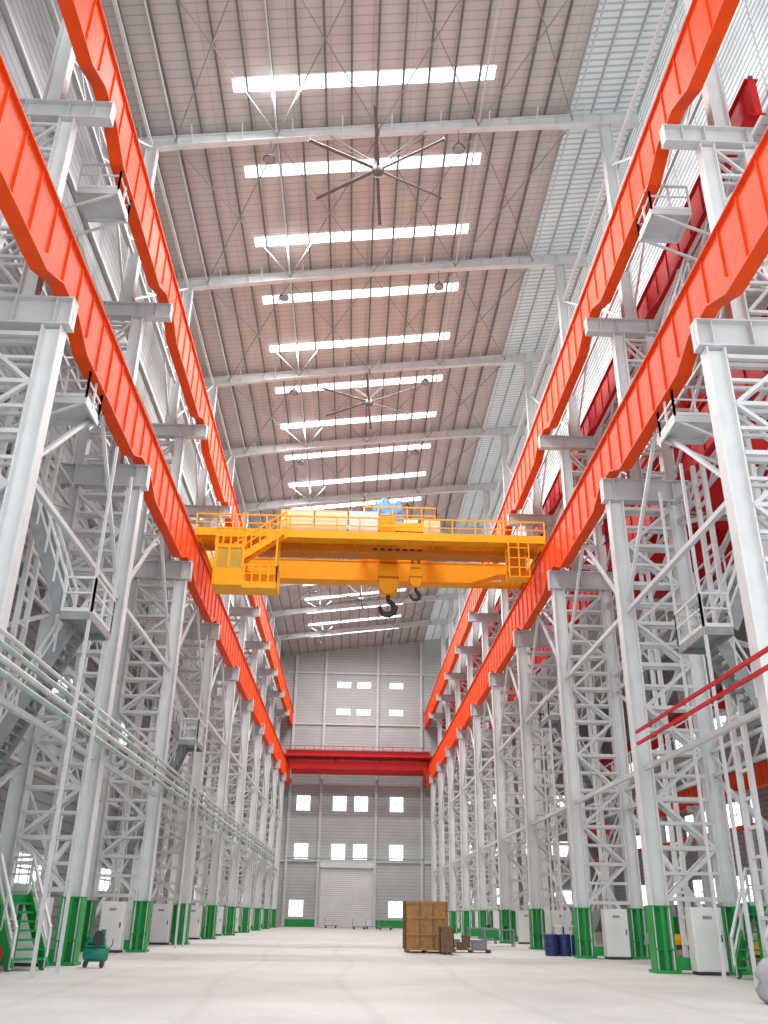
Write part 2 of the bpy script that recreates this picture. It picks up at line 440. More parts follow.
for s, nm in SIDES:
    x0 = XR if s > 0 else XL
    r = thing('bay_bracing', (x0, COLS[0], 0), 'pale grey longitudinal struts and cross braces between columns', 'bracing', 'column bay bracing')
    a, b = .25, BAY-.25
    def lat(o, z, hh=.8, n=9, w=.12):
        m = MB()
        m.bar((s*o, a, z), (s*o, b, z), w, w*1.1); m.bar((s*o, a, z+hh), (s*o, b, z+hh), w, w*1.1)
        for i in range(n):
            ya, yb = a+(b-a)*i/n, a+(b-a)*(i+1)/n
            za, zb = (z, z+hh) if i % 2 == 0 else (z+hh, z)
            m.bar((s*o, ya, za), (s*o, yb, zb), .07, .07)
        obj('lattice_strut', m, WHITE, r)
    for o, z in ((2.7, 6.2), (2.7, 11.6), (2.7, 16.0), (2.7, 20.6), (2.7, 24.6), (1.9, 28.6), (1.9, 32.0)): lat(o, z)
    obj('strut', MB().bar((s*.3, a, 6.4), (s*.3, b, 6.4), .16, .16), WHITE, r)
    obj('strut', MB().bar((s*.3, a, 12.2), (s*.3, b, 12.2), .16, .16), WHITE, r)
    for z0, z1 in ((.6, 6.1), (7.2, 11.5), (12.5, 15.9)):
        o = 2.75
        obj('cross_brace', MB().bar((s*o, a, z0), (s*o, b, z1), .16, .14), WHITE, r)
        obj('cross_brace', MB().bar((s*(o+.16), a, z1), (s*(o+.16), b, z0), .16, .14), WHITE, r)
    o = .35; mid = (a+b)/2
    obj('knee_brace', MB().bar((s*o, a, 12.6), (s*o, mid-.1, 17.2), .12), WHITE, r)
    obj('knee_brace', MB().bar((s*o, b, 12.6), (s*o, mid+.1, 17.2), .12), WHITE, r)
    obj('cross_brace', MB().bar((s*2.75, a, 18.2), (s*2.75, b, 24.5), .12), WHITE, r)
    obj('cross_brace', MB().bar((s*2.9, a, 24.5), (s*2.9, b, 18.2), .12), WHITE, r)
    obj('cross_brace', MB().bar((s*1.9, .25, 26.4), (s*1.9, BAY-.25, 35.2), .1), PALE, r)
    obj('cross_brace', MB().bar((s*2.03, .25, 35.2), (s*2.03, BAY-.25, 26.4), .1), PALE, r)
    obj('eaves_strut', MB().bar((s*1.9, .25, 35.3), (s*1.9, BAY-.25, 35.3), .15), PALE, r)
    for ym in (BAY*.33, BAY*.67):
        f = MB()
        for yy in (-.42, .42): f.bar((s*2.4, ym+yy, 0), (s*2.4, ym+yy, 17.0), .15, .17)
        z = .8
        while z < 16.9:
            f.bar((s*2.4, ym-.42, z), (s*2.4, ym+.42, z), .08, .1); z += .85
        obj('ladder_frame', f, PALE, r)
    w = obj('bay_walkway', MB().box(s*3.0, a, 12.6, s*3.6, b, 12.66), GALV, r)
    obj('handrail', MB().rail([(s*3.0, a, 12.66), (s*3.0, b, 12.66)], sp=1.4, r=.028), PALE, w)
    for y in COLS[1:-1]: dup(r, (x0, y, 0))

# ------------------------------------------------------------------ runway beams
def runway(x, zs, zdeep, ztop, y0, y1, mat, label, name='crane_runway_beam', fw=.46):
    r = thing(name, (x, 0, zs), label, 'crane beam', 'crane runway beams')
    zs_, zd_, zt_ = 0, zdeep-zs, ztop-zs
    m = MB(); t = .05
    prof = []
    y = math.floor(y0/BAY)*BAY
    while y < y1+BAY:
        for dy, z in ((-2.0, zd_), (-.75, zs_), (.75, zs_), (2.0, zd_)):
            prof.append((y+dy, z))
        y += BAY
    prof = [(max(y0, min(y1, p)), z) for p, z in prof if y0-2 < p < y1+2]
    hw = .12; e = .03
    for (ya, za), (yb, zb) in zip(prof[:-1], prof[1:]):
        if yb-ya < .01: continue
        m.add([(-hw, ya, za+e), (hw, ya, za+e), (hw, yb, zb+e), (-hw, yb, zb+e), (-hw, ya, zt_-e), (hw, ya, zt_-e), (hw, yb, zt_-e), (-hw, yb, zt_-e)],
              [(3,2,1,0),(4,5,6,7),(0,1,5,4),(1,2,6,5),(2,3,7,6),(3,0,4,7)])
        m.bar((0, ya, za+t/2), (0, yb, zb+t/2), fw, t)
    m.box(-fw/2, y0, zt_-t, fw/2, y1, zt_)
    obj('beam_body', m, mat, r)
    st = MB(); y = y0+.6
    while y < y1:
        ph = (y % BAY)
        zb = zs_ if (ph < 2.05 or ph > BAY-2.05) else zd_
        st.box(-.175, y-.012, zb+.06, .175, y+.012, zt_-.06)
        y += 1.3
    o = obj('stiffener', st, mat, r, label='row of web stiffener plates'); o['kind'] = 'stuff'
    obj('crane_rail', MB().box(-.06, y0, zt_, .06, y1, zt_+.15), DARK, r)
    return r

for s, nm in SIDES:
    xb = xo(s, .2)
    runway(xb, 17.9, 17.35, 19.7, 8, YW-.4, ORANGE, 'orange-red painted steel crane runway beam on lower brackets')
    runway(xb, 25.97, 25.4, 27.75, 10, YW-.4, ORANGE, 'orange-red painted steel crane runway beam on upper brackets')
runway(xo(1, 3.1), 17.9, 17.5, 19.5, 20, YW-.4, RED, 'red steel crane runway beam of the adjoining bay')
runway(xo(1, 2.75), 25.97, 25.6, 27.3, 20, YW-.4, RED, 'red steel crane runway beam of the adjoining bay')
runway(31.6, 11.2, 11.0, 12.6, 30, YW-.4, ORANGE, 'orange steel runway beam along the adjoining bay wall')

for s, nm in SIDES:
    for z in (19.7, 27.75):
        r = thing('runway_walkway', (xo(s, .2), 0, z), 'galvanised walkway with handrail beside crane beam', 'walkway', 'runway walkways')
        ye = YW-.6
        obj('walkway_deck', MB().box(s*.24, 12, -.05, s*.72, ye, 0), WHITE, r)
        obj('handrail', MB().rail([(s*.70, 12, 0), (s*.70, ye, 0)], sp=1.5, r=.03, kick=False), PALE, r)

# ------------------------------------------------------------------ stairs
def flight(parent, x0, z0, x1, z1, yc, w, mat, mrail, name='stair_flight', sh=.42, step=.26):
    f = sub(name, parent, (x0, yc, z0))
    dx, dz = x1-x0, z1-z0; n = max(3, round(dz/step))
    st = obj('stringer', MB().bar((0, 0, 0), (dx, 0, dz), .04, sh), mat, f, (0, -w/2, 0)); again(st, (0, w/2, 0), f)
    tr = None; tw = min(.17, abs(dx)/n*.6+.05)
    for i in range(1, n):
        t = i/n
        if tr is None: tr = obj('tread', MB().box(-tw, -w/2, -.03, tw, w/2, .03), mat, f, (dx*t, 0, dz*t))
        else: again(tr, (dx*t, 0, dz*t), f)
    hr = obj('handrail', MB().rail([(0, 0, 0), (dx, 0, dz)], h=1.05, sp=1.1, r=.034, kick=False), mrail, f, (0, -w/2, 0)); again(hr, (0, w/2, 0), f)
    return f

def landing(parent, x0, x1, y0, y1, z, sides, mat=GALV):
    m = MB().box(x0, y0, z-.06, x1, y1, z)
    for y in (y0, y1): m.bar((x0, y, z-.14), (x1, y, z-.14), .06, .22)
    for x in (x0, x1): m.bar((x, y0, z-.14), (x, y1, z-.14), .06, .22)
    obj('landing', m, mat, parent)
    P = {'x0': [(x0, y0, z), (x0, y1, z)], 'x1': [(x1, y0, z), (x1, y1, z)], 'y0': [(x0, y0, z), (x1, y0, z)], 'y1': [(x0, y1, z), (x1, y1, z)]}
    for q in sides: obj('landing_railing', MB().rail(P[q], sp=.9, r=.032), PALE, parent)

def stair_tower(s, oin, oout, y, z0, rises, label, start_out=False):
    x0 = XR if s > 0 else XL
    r = thing('stair_tower', (x0, y, 0), label, 'stairs', 'access stairs')
    z = z0
    def land(b, z):
        e0, e1 = (b, b+.9) if b == oout else (b-.9, b)
        xs = sorted((s*e0, s*e1)); far = 'x1' if (s*(e0+e1)/2 > s*(oin+oout)/2) else 'x0'
        landing(r, xs[0], xs[1], -1.1, 1.1, z, ['y0', 'y1', far])
    land(oout if start_out else oin, z)
    for i, rise in enumerate(rises):
        up = (i % 2 == 0) != start_out
        a, b = (oin, oout) if up else (oout, oin)
        yc = -.55 if up else .55
        flight(r, s*a, z, s*b, z+rise, yc, 1.0, GALV, PALE)
        z += rise; land(b, z)
    pp = None
    for o in (oin-.87, oout+.87):
        for yy in (-1.08, 1.08):
            if pp is None: pp = obj('tower_post', MB().bar((0, 0, 0), (0, 0, z), .09, .09), WHITE, r, (s*o, yy, 0))
            else: again(pp, (s*o, yy, 0), r)
    return r

TL = 'galvanised zigzag access stairs with pale handrails beside column'
stair_tower(1, 1.6, 4.4, 26.6, 4.1, [5.7, 5.7], TL, True)
stair_tower(-1, .25, 2.75, 26.6, 4.1, [5.7, 5.7], TL, True)
stair_tower(1, 1.4, 4.2, 48, .1, [5.7, 5.7], TL)
stair_tower(-1, .45, 2.75, 48, 4.1, [5.7, 5.7], TL, True)

for s, lx, ly, ang in ((1, 11.9, 28.4, 40), (-1, -9.15, 28.4, 140)):
    r = thing('entry_steps', (lx, ly, 0), 'green steel entry steps with pale handrails', 'steps', 'green entry steps')
    flight(r, 0, 0.05, 1.5, 2.0, 0, 1.1, GREEN, PALE, sh=.42, step=.24)
    landing(r, 1.5, 2.6, -.55, .55, 2.0, ['y0', 'y1'], GREEN)
    pp = obj('support_post', MB().box(-.05, -.05, 0, .05, .05, 1.8), GREEN, r, (1.6, -.45, 0))
    for q in ((1.6, .45, 0), (2.5, -.45, 0), (2.5, .45, 0)): again(pp, q, r)
    r.rotation_euler = (0, 0, math.radians(ang))

for s in (1, -1):
    for z, y in ((16.4, 24.6), (24.6, 24.0)):
        r = thing('access_platform', (XR if s > 0 else XL, y, z), 'small railed steel platform beside crane beam', 'platform', 'access platforms')
        xs = sorted((s*.1, s*1.5))
        landing(r, xs[0], xs[1], -.7, .7, 0, ['y0', 'y1', 'x0' if s > 0 else 'x1'], WHITE)
        pb = obj('platform_brace', MB().bar((s*.2, 0, -.2), (s*2.6, 0, -1.3), .08), WHITE, r, (0, -.65, 0)); again(pb, (0, .65, 0), r)
    for yy in (27.2, 46.2):
        r = thing('stair_flight', (xo(s, .95), yy, 19.75), 'steep galvanised stair between runway levels', 'stairs', 'access stairs')
        flight(r, 0, 0, s*1.8, 5.0, 0, .8, GALV, PALE, name='flight')

# ------------------------------------------------------------------ pipes / conductor lines
for i, (z, rr) in enumerate(((6.72, .085), (7.02, .085), (7.34, .075), (7.62, .06))):
    obj('conduit_pipe', MB().cyl((XL+.25, 12, z), (XL+.25, 104, z), rr, 8), PIPE if i % 2 == 0 else WHITE, label='long horizontal pipe run clipped to the columns', category='pipe', group='wall pipe runs')
pb = None
for y in [13.4+2.6*i for i in range(35)]:
    if pb is None: pb = obj('pipe_bracket', MB().box(-.03, -.04, 6.5, .03, .04, 7.8).box(-.06, -.03, 6.55, -.03, .03, 7.75), GALV, loc=(XL+.1, y, 0), label='small steel pipe bracket', category='bracket', group='pipe brackets')
    else: again(pb, (XL+.1, y, 0))
for z in (7.1, 7.5):
    obj('conductor_rail', MB().bar((9.86, 14, z), (9.86, 30.5, z), .08, .10), RED, label='thin red conductor rail along the columns', category='rail', group='conductor rails')
r = thing('service_walkway', (14.3, 0, 8.0), 'grey service walkway with handrails behind columns', 'walkway')
obj('walkway_deck', MB().box(-.5, 20, -.1, .4, 110, 0), GALV, r)
obj('handrail', MB().rail([(-.5, 20, 0), (-.5, 110, 0)], sp=1.6, r=.028), PALE, r)
obj('conductor_rail', MB().bar((30.9, 30, 8.2), (30.9, YW-1, 8.2), .2, .35), ORANGE, label='orange rail along the adjoining bay', category='rail', group='conductor rails')

ac = None
for y in COLS[1:]:
    if ac is None:
        r = thing('side_bay_column', (32.1, y, 0), 'pale grey steel column of the adjoining bay', 'column', 'adjoining bay columns')
        obj('leg', MB().hb((0, 0, 0), (0, 0, 27.5), .5, .7, .04, (1, 0, 0)), PALE, r)
        obj('foot_casing', MB().box(-.45, -.4, 0, .45, .4, 1.8), GREEN, r)
        obj('bracket', MB().box(-.9, -.25, 10.6, -.3, .25, 11.15), WHITE, r)
        obj('bracket', MB().box(-1.6, -.2, 17.4, -.3, .2, 17.9), WHITE, r)
        ac = r
    else: dup(ac, (32.1, y, 0))

# ------------------------------------------------------------------ cranes
def tapered(x0, x1, ztop, zmid, zend, tap, y0, y1):
    e = .02
    m = MB().prism_xz([(x0, zend), (x0+tap*.5, zend), (x0+tap, zmid), (x1-tap, zmid), (x1-tap*.5, zend), (x1, zend), (x1, ztop), (x0, ztop)], y0, y1)
    m.box(x0-e, y0-.06, ztop-.03, x1+e, y1+.06, ztop+e); m.box(x0+tap, y0-.06, zmid-.04, x1-tap, y1+.06, zmid+.01)
    return m

def crane(x0, x1, y, mats, label, zrail=19.85, zm=(.22, .22), ext=.1, ze=(.4, .75), tp=(1.6, 3.4)):
    r = thing('overhead_crane', ((x0+x1)/2, y, zrail), label, 'overhead crane', None)
    h = (x1-x0)/2
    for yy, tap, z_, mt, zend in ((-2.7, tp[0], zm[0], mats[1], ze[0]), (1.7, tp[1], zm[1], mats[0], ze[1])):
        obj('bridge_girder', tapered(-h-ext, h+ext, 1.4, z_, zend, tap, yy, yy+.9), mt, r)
    for sx in (-h, h):
        e = obj('end_truck', MB().box(sx-.22, -3.4, .3, sx+.22, 3.3, .85).box(sx-.27, -3.5, .42, sx+.27, -3.4, .7), mats[0], r)
        for wy in (-2.9, -1.9, 1.9, 2.8):
            obj('wheel', MB().cyl((sx-.07, wy, .31), (sx+.07, wy, .31), .3, 18), DARK, e)
    return r, h

def crane_walk(r, h, y0, y1, mat, zt=.95):
    w = obj('crane_walkway', MB().box(-h-.1, y0+.06, .62, h+.1, y1, .68), mat, r)
    ye = y0 if y0 < 0 else y1-.05
    obj('toe_board', MB().box(-h-.1, ye, .5, h+.1, ye+.05, zt), mat, w)
    obj('walkway_railing', MB().rail([(-h-.1, ye+.03, .68), (h+.1, ye+.03, .68)], sp=1.3, r=.032), mat, w)
    x = -h; sp = None
    while x < h:
        if sp is None: sp = obj('walkway_support', MB().bar((0, y0+.05, .56), (0, y1, .56), .06, .1), mat, w, (x, 0, 0))
        else: again(sp, (x, 0, 0), w)
        x += 1.45

YC = 48.0
r, h = crane(xo(-1, .2), xo(1, .2), YC, (GIRD, AMBER_SHADE), 'yellow double-girder overhead travelling crane with walkways and hooks', zm=(.2, .18))
crane_walk(r, h, -3.9, -2.78, YELLOW); crane_walk(r, h, 2.66, 3.6, YELLOW)
CX = (xo(1, .2)+xo(-1, .2))/2
mk = None
for i in range(7):  # row of small dark plates on the near girder face
    q = (.9+i*.42-CX, -2.71, .32)
    if mk is None: mk = obj('girder_mark', MB().box(-.13, -.02, 0, .13, .01, .13), DARK, r, q)
    else: again(mk, q, r)
for xa, wd, ht, mt in ((-4.4, 1.8, 1.55, BEIGE), (-2.5, 1.8, 1.55, BEIGE), (-.6, 1.6, 1.55, CABW), (1.1, .9, 1.3, YELLOW), (3.6, .9, 1.2, BEIGE)):
    c = obj('electrical_cabinet', MB().box(0, 0, 0, wd, .55, ht).box(-.02, -.02, ht, wd+.02, .57, ht+.04), mt, r, (xa-CX, -3.65, .68), label='painted steel electrical cabinet')
    cd_ = obj('cabinet_door', MB().box(.05, -.03, .08, wd/2-.02, 0, ht-.08), mt, c); again(cd_, (wd/2-.03, 0, 0), c)
t = sub('trolley', r, (2.3-CX, 0, 1.5))
obj('trolley_frame', MB().box(-2.1, -2.6, .1, 2.1, -2.2, .5).box(-2.1, 2.0, .1, 2.1, 2.4, .5).box(-2.1, -2.2, .15, -1.8, 2.0, .49).box(1.8, -2.2, .15, 2.1, 2.0, .49).box(-.2, -2.2, .2, .1, 2.0, .48), YELLOW, t)
obj('hoist_drum', MB().lathe([(.36, -1.4), (.36, -1.3), (.3, -1.3), (.3, 1.3), (.36, 1.3), (.36, 1.4)], (-1.0, .3, .9), 20, 'Y'), MID, t)
obj('hoist_drum', MB().lathe([(.28, -1.0), (.28, -.9), (.22, -.9), (.22, .9), (.28, .9), (.28, 1.0)], (1.1, 0, .8), 20, 'Y'), MID, t)
NX, NY = 26, 12
vs = []; fs = []
for j in range(NY+1):
    for i in range(NX+1):
        u, v = i/NX, j/NY
        x = -1.7+2.0*u; y = -2.5+1.5*v
        e = min(u, 1-u, v*.6, (1-v)*.6)
        hgt = 2.1*min(1, (e*6)**.6) if e > 0 else 0
        hgt *= (.78+.22*math.sin(u*8+1.2)*math.cos(v*5))
        z = .5+hgt+random.uniform(-.12, .12)*(1 if e > 0 else 0)
        vs.append((x+random.uniform(-.03, .03), y, z))
for j in range(NY):
    for i in range(NX):
        a = j*(NX+1)+i; fs.append((a, a+1, a+NX+2, a+NX+1))
obj('motor_cover', MB().add(vs, fs), BLUE, t, label='crumpled blue tarpaulin cover')
obj('gearbox', MB().box(-1.5, 1.7, .5, -.5, 2.2, 1.5), YELLOW, t)
obj('gearbox', MB().box(.7, 1.2, .5, 1.4, 1.7, 1.3), YELLOW, t)
for q in ([(-2.1, -2.55, .5), (2.1, -2.55, .5)], [(-2.1, 2.35, .5), (2.1, 2.35, .5)], [(2.1, -2.55, .5), (2.1, 2.35, .5)]):
    obj('trolley_railing', MB().rail(q, sp=.85, r=.03), YELLOW, t)
for wx in (-1.5, 1.5):
    for wy in (-2.4, 2.2): obj('trolley_wheel', MB().cyl((wx, wy-.06, .06), (wx, wy+.06, .06), .2, 16), DARK, t)

def hook_block(parent, x, y, ztop, zc, sc):
    b = sub('hook_block', parent, (x, y, zc))
    for sy in (-.26, .26):
        m = MB().prism_xz([(-.36*sc, .95*sc), (.36*sc, .95*sc), (.46*sc, .2*sc), (.42*sc, -.5*sc), (.18*sc, -.8*sc), (-.18*sc, -.8*sc), (-.42*sc, -.5*sc), (-.46*sc, .2*sc)], (sy-.03)*sc, (sy+.03)*sc)
        obj('block_plate', m, YELLOW, b)
    obj('block_band', MB().box(-.37*sc, -.3*sc, .6*sc, .37*sc, .3*sc, .7*sc).box(-.46*sc, -.3*sc, -.1*sc, .46*sc, .3*sc, .02*sc), AMBER_SHADE, b)
    obj('crosshead', MB().box(-.32*sc, -.18*sc, -.82*sc, .32*sc, .18*sc, -.55*sc), YELLOW, b)
    for sx in (-.12, .0, .12): obj('sheave', MB().cyl((0, sx*sc-.03, 0), (0, sx*sc+.03, 0), .42*sc, 20), MID, b)
    pts = [(0, 0, -.75), (0, 0, -1.0), (.05, 0, -1.08), (.2, 0, -1.2), (.30, 0, -1.38), (.24, 0, -1.58), (.06, 0, -1.7), (-.14, 0, -1.69), (-.30, 0, -1.56), (-.36, 0, -1.38), (-.33, 0, -1.26)]
    rs = [.1, .1, .11, .13, .15, .15, .14, .13, .11, .08, .03]
    obj('hook', MB().tube([(a*sc, c*sc, d*sc) for a, c, d in pts], [q*sc for q in rs], 10), DARK, b, smooth=True)
    for sx in (-.3, -.2, .2, .3):
        obj('wire_rope', MB().cyl((sx*sc, -.02, .2*sc), (sx*sc*.8, -.02, ztop-zc), .028, 6), DARK, b)
hook_block(r, 1.75-CX, -.3, 2.2, -.45, 1.3)
hook_block(r, 3.35-CX, -.3, 2.1, -.35, .8)

c = sub('operator_cab', r, (-7.0-CX, -3.9, -2.65))
m = MB().box(-.7, -.8, 0, .9, .8, .08).box(-.7, -.8, 2.1, .9, .8, 2.2).box(-.7, -.8, .08, .9, -.76, .95).box(-.7, -.76, .08, -.66, .8, .95).box(.86, -.76, .08, .9, .8, .95)
for x in (-.62, .08, .84): m.box(x-.07, -.82, .95, x+.07, -.74, 2.1)
for x in (-.66, .86): m.box(x-.05, .7, .95, x+.05, .8, 2.1)
obj('cab_shell', m, YELLOW, c)
obj('cab_window', MB().box(-.6, -.78, .95, .8, -.77, 2.05), CGLASS, c)
obj('cab_seat', MB().box(-.2, -.1, .08, .3, .4, .5).box(-.2, .3, .5, .3, .4, 1.1), DARK, c)
obj('cab_platform', MB().box(.9, -.8, 0, 2.7, .8, .08).box(.9, -.84, -.15, 2.7, -.8, .2), YELLOW, c)
obj('cab_panel', MB().box(1.0, .74, .1, 2.6, .78, 1.3), GIRD, c)
for q in ([(.95, -.78, .08), (2.68, -.78, .08)], [(2.68, -.78, .08), (2.68, .78, .08)], [(-.68, -.78, 2.2), (.9, -.78, 2.2)]):
    obj('cab_railing', MB().rail(q, h=1.05, sp=.42, r=.04), YELLOW, c)
cs = obj('stair_stringer', MB().bar((.3, 0, 1.3), (3.0, 0, 3.3), .05, .38), YELLOW, c, (0, -.7, 0)); again(cs, (0, -.05, 0), c)
tr = None
for i in range(10):
    q = (.45+i*.26, -.375, 1.45+i*.19)
    if tr is None: tr = obj('stair_tread', MB().box(-.12, -.32, -.02, .12, .32, .02), YELLOW, c, q)
    else: again(tr, q, c)
obj('stair_railing', MB().rail([(.3, -.72, 1.4), (3.0, -.72, 3.4)], h=.95, sp=.6, r=.04, kick=False), YELLOW, c)
hg = None
for x in (-.6, .8, 2.6):
    for yy in (-.7, .7):
        if hg is None: hg = obj('cab_hanger', MB().bar((0, 0, 2.1), (0, 0, 3.3), .12), YELLOW, c, (x, yy, 0))
        elif x < 2: again(hg, (x, yy, 0), c)
        else: obj('cab_hanger', MB().bar((0, 0, .05), (0, 0, 3.3), .1), YELLOW, c, (x, yy, 0))
g = sub('maintenance_cage', r, (8.75-CX, -3.6, -1.55))
m = MB().box(-.55, -.45, 0, .55, .45, .05)
for x in (-.55, 0, .55):
    for yy in (-.45, .45): m.bar((x, yy, 0), (x, yy, 2.2), .07)
for z in (.55, 1.1, 1.7): m.bar((-.55, -.45, z), (.55, -.45, z), .06); m.bar((.55, -.45, z), (.55, .45, z), .05); m.bar((-.55, -.45, z), (-.55, .45, z), .05)
obj('cage_frame', m, YELLOW, g)
obj('cage_panel', MB().box(-.5, .40, .1, .5, .44, 2.1), AMBER_SHADE, g)

r2, h2 = crane(xo(-1, .2), xo(1, .2), 121, (DRED, DRED), 'dark red double-girder overhead crane parked before the end wall', 19.85, (.35, .35), .0, (.35, .35), (.4, .4))
obj('lower_beam', MB().box(-h2+.5, -2.95, -.95, h2-.5, -2.5, -.05).box(-h2+.5, -3.05, -.1, h2-.5, -2.4, -.02), RED, r2)
obj('lower_beam', MB().box(-h2+.5, 2.0, -.95, h2-.5, 2.4, -.05), DRED, r2)
for x in (-h2+1, -3, 3, h2-1):
    obj('beam_hanger', MB().box(x-.12, -2.8, -.05, x+.12, -2.6, .4), DRED, r2)
for x in (-h2+1, -3, 3, h2-1):
    obj('beam_hanger', MB().box(x-.12, 2.1, -.05, x+.12, 2.3, .4), DRED, r2)
crane_walk(r2, h2, -3.9, -2.78, RED, .8)
for yy, zz in ((33, 19.7), (45, 19.7)):
    r3, h3 = crane(xo(1, 3.1), 31.2, yy, (RED, RED), 'red double-girder overhead crane in the adjoining bay', zz, (-.9, -1.1), .1, (.4, .4), (1.6, 1.8))
    crane_walk(r3, h3, -3.9, -2.78, RED)
    t3 = sub('trolley', r3, (0, 0, 1.42))
    obj('trolley_frame', MB().box(-1.5, -2.6, 0, 1.5, 2.4, .5), RED, t3)
    obj('hoist_motor', MB().cyl((-1, -1.4, .9), (.6, -1.4, .9), .4, 16).box(-.9, -1.8, .5, .5, -1, .7), RED, t3)
    obj('hoist_drum', MB().cyl((0, -.8, .9), (0, 1.6, .9), .4, 16), RED, t3)
runway(31.2, 17.9, 17.5, 19.5, 30, YW-.4, RED, 'red steel crane runway beam of the adjoining bay')

# ------------------------------------------------------------------ fans, lamps
fan = None
for i, y in enumerate((31.2, 52.2, 73.2, 94.2)):
    if fan is None:
        ZF = 34.2
        r = thing('ceiling_fan', (.4, y, ZF), 'large six-blade industrial ceiling fan hanging from rafter', 'ceiling fan', 'ceiling fans')
        obj('fan_motor', MB().lathe([(.05, -.28), (.24, -.25), (.32, -.1), (.32, .1), (.2, .2), (.06, .28)], n=20), FANC, r, smooth=True)
        obj('down_rod', MB().cyl((0, 0, .2), (0, 0, zr(.4)-ZF+.1), .05, 10), FANC, r)
        b0 = None
        for j in range(6):
            if b0 is None:
                m = MB()
                m.add([(.2, -.06, -.01), (3.6, -.10, -.01), (3.6, .06, .03), (.2, .10, .03), (.2, -.06, .01), (3.6, -.10, .01), (3.6, .06, .05), (.2, .10, .05)],
                      [(3,2,1,0),(4,5,6,7),(0,1,5,4),(1,2,6,5),(2,3,7,6),(3,0,4,7)])
                m.box(3.6, -.12, -.03, 3.63, .08, .1)
                b0 = obj('fan_blade', m, FANC, r); b = b0
            else: b = again(b0, (0, 0, 0), r)
            b.rotation_euler = (0, 0, math.radians(27+60*j))
        for aa in (45, 135, 225, 315):
            ca, sa = math.cos(math.radians(aa)), math.sin(math.radians(aa))
            obj('guy_wire', MB().cyl((.1*ca, .1*sa, .4), (3.4*ca, .6 if sa > 0 else .2, zr(.4+3.4*ca)-ZF+.1), .02, 5), FANC, r)
        fan = r
    else: dup(fan, (.4, y, ZF))

lamp = None
for y in COLS:
    for x in (-4.9, 4.4):
        z = zr(x)-1.15
        if lamp is None:
            r = thing('high_bay_lamp', (x, y, z), 'round grey high-bay lamp hanging from rafter', 'lamp', 'high-bay lamps')
            obj('lamp_shade', MB().lathe([(.30, -.05), (.31, 0), (.24, .16), (.12, .28), (.06, .4)], n=18), DARK, r, smooth=True)
            obj('lamp_lens', MB().lathe([(.27, -.07), (.27, -.04)], n=18), GALV, r)
            obj('suspension_rod', MB().cyl((0, 0, .38), (0, 0, 1.3), .018, 6), DARK, r)
            lamp = r
        else: dup(lamp, (x, y, z))

cab = None
for y in COLS[1:]:
    for s in (1, -1):
        x = xo(s, 1.5 if s > 0 else 1.3); yy = y-.75
        if cab is None:
            r = thing('control_cabinet', (x, yy, 0), 'white steel control cabinet standing by column foot', 'cabinet', 'control cabinets')
            obj('cabinet_body', MB().box(-.5, -.28, .1, .5, .28, 1.95), CABW, r, bevel=.01)
            obj('plinth', MB().box(-.48, -.26, 0, .48, .26, .1), DARK, r)
            d = obj('cabinet_door', MB().box(-.47, -.31, .14, .47, -.28, 1.91), CABW, r, bevel=.008)
            obj('handle', MB().box(.36, -.35, .95, .40, -.31, 1.15), DARK, d)
            obj('name_plate', MB().box(-.15, -.315, 1.6, .15, -.31, 1.7), GALV, d)
            cab = r
        else: dup(cab, (x, yy, 0))

# ------------------------------------------------------------------ floor objects
def crate(x, y, w, dp, hgt, label, mat=OSB):
    r = thing('wooden_crate', (x, y, 0), label, 'crate', None)
    obj('crate_panel', MB().box(-w/2, -dp/2, .12, w/2, dp/2, hgt), mat, r)
    n = max(1, round(w/.65))
    for sy in (-dp/2-.02, dp/2+.02):
        for i in range(n+1):
            xx = -w/2+w*i/n; obj('batten', MB().box(xx-.045, sy-.02, .12, xx+.045, sy+.02, hgt), WOOD if 0 < i < n else mat, r)
        for z in (.16, hgt*.36, hgt*.68, hgt-.05): obj('batten', MB().box(-w/2-.02, sy-.03, z-.045, w/2+.02, sy+.03, z+.045), mat, r)
    for sx in (-w/2-.02, w/2+.02):
        for i in range(4):
            yy = -dp/2+dp*i/3; obj('batten', MB().box(sx-.02, yy-.04, .12, sx+.02, yy+.04, hgt), WOOD, r)
    for i in range(3):
        xx = -w/2+.1+(w-.2)*i/2; obj('skid', MB().box(xx-.06, -dp/2, 0, xx+.06, dp/2, .12), WOOD, r)
    return r
crate(3.65, 46.2, 1.9, 2.2, 2.2, 'large brown strand-board shipping crate on skids')
crate(4.45, 44.0, .55, .7, 1.15, 'small dark brown wooden crate beside the large crate', WOOD)

def pallet(x, y):
    r = thing('wooden_pallet', (x, y, 0), 'weathered wooden pallet lying on the floor', 'pallet', 'wooden pallets')
    for i in range(7): obj('deck_board', MB().box(-.9, -.6+i*.2, .11, .9, -.47+i*.2, .14), WOOD, r)
    for i in range(3): obj('bearer', MB().box(-.9+i*.85, -.6, 0, -.8+i*.85, .73, .11), WOOD, r)
pallet(6.0, 50); pallet(5.9, 46.6)
for i, (dx, dy, w, hh, mt) in enumerate(((-.5, 0, .5, .35, MID), (.1, .1, .4, .5, WOOD), (.55, -.1, .35, .28, DARK), (-.5, -3.4, .5, .3, WOOD), (.3, -3.4, .7, .4, MID))):
    obj('parts_box', MB().box(-w/2, -.25, 0, w/2, .25, hh).box(-w/2-.02, -.27, hh-.05, w/2+.02, .27, hh), mt, loc=(6.0+dx, 50+dy, .14), label='small box of crane parts on the pallet', category='box', group='boxes on pallet')

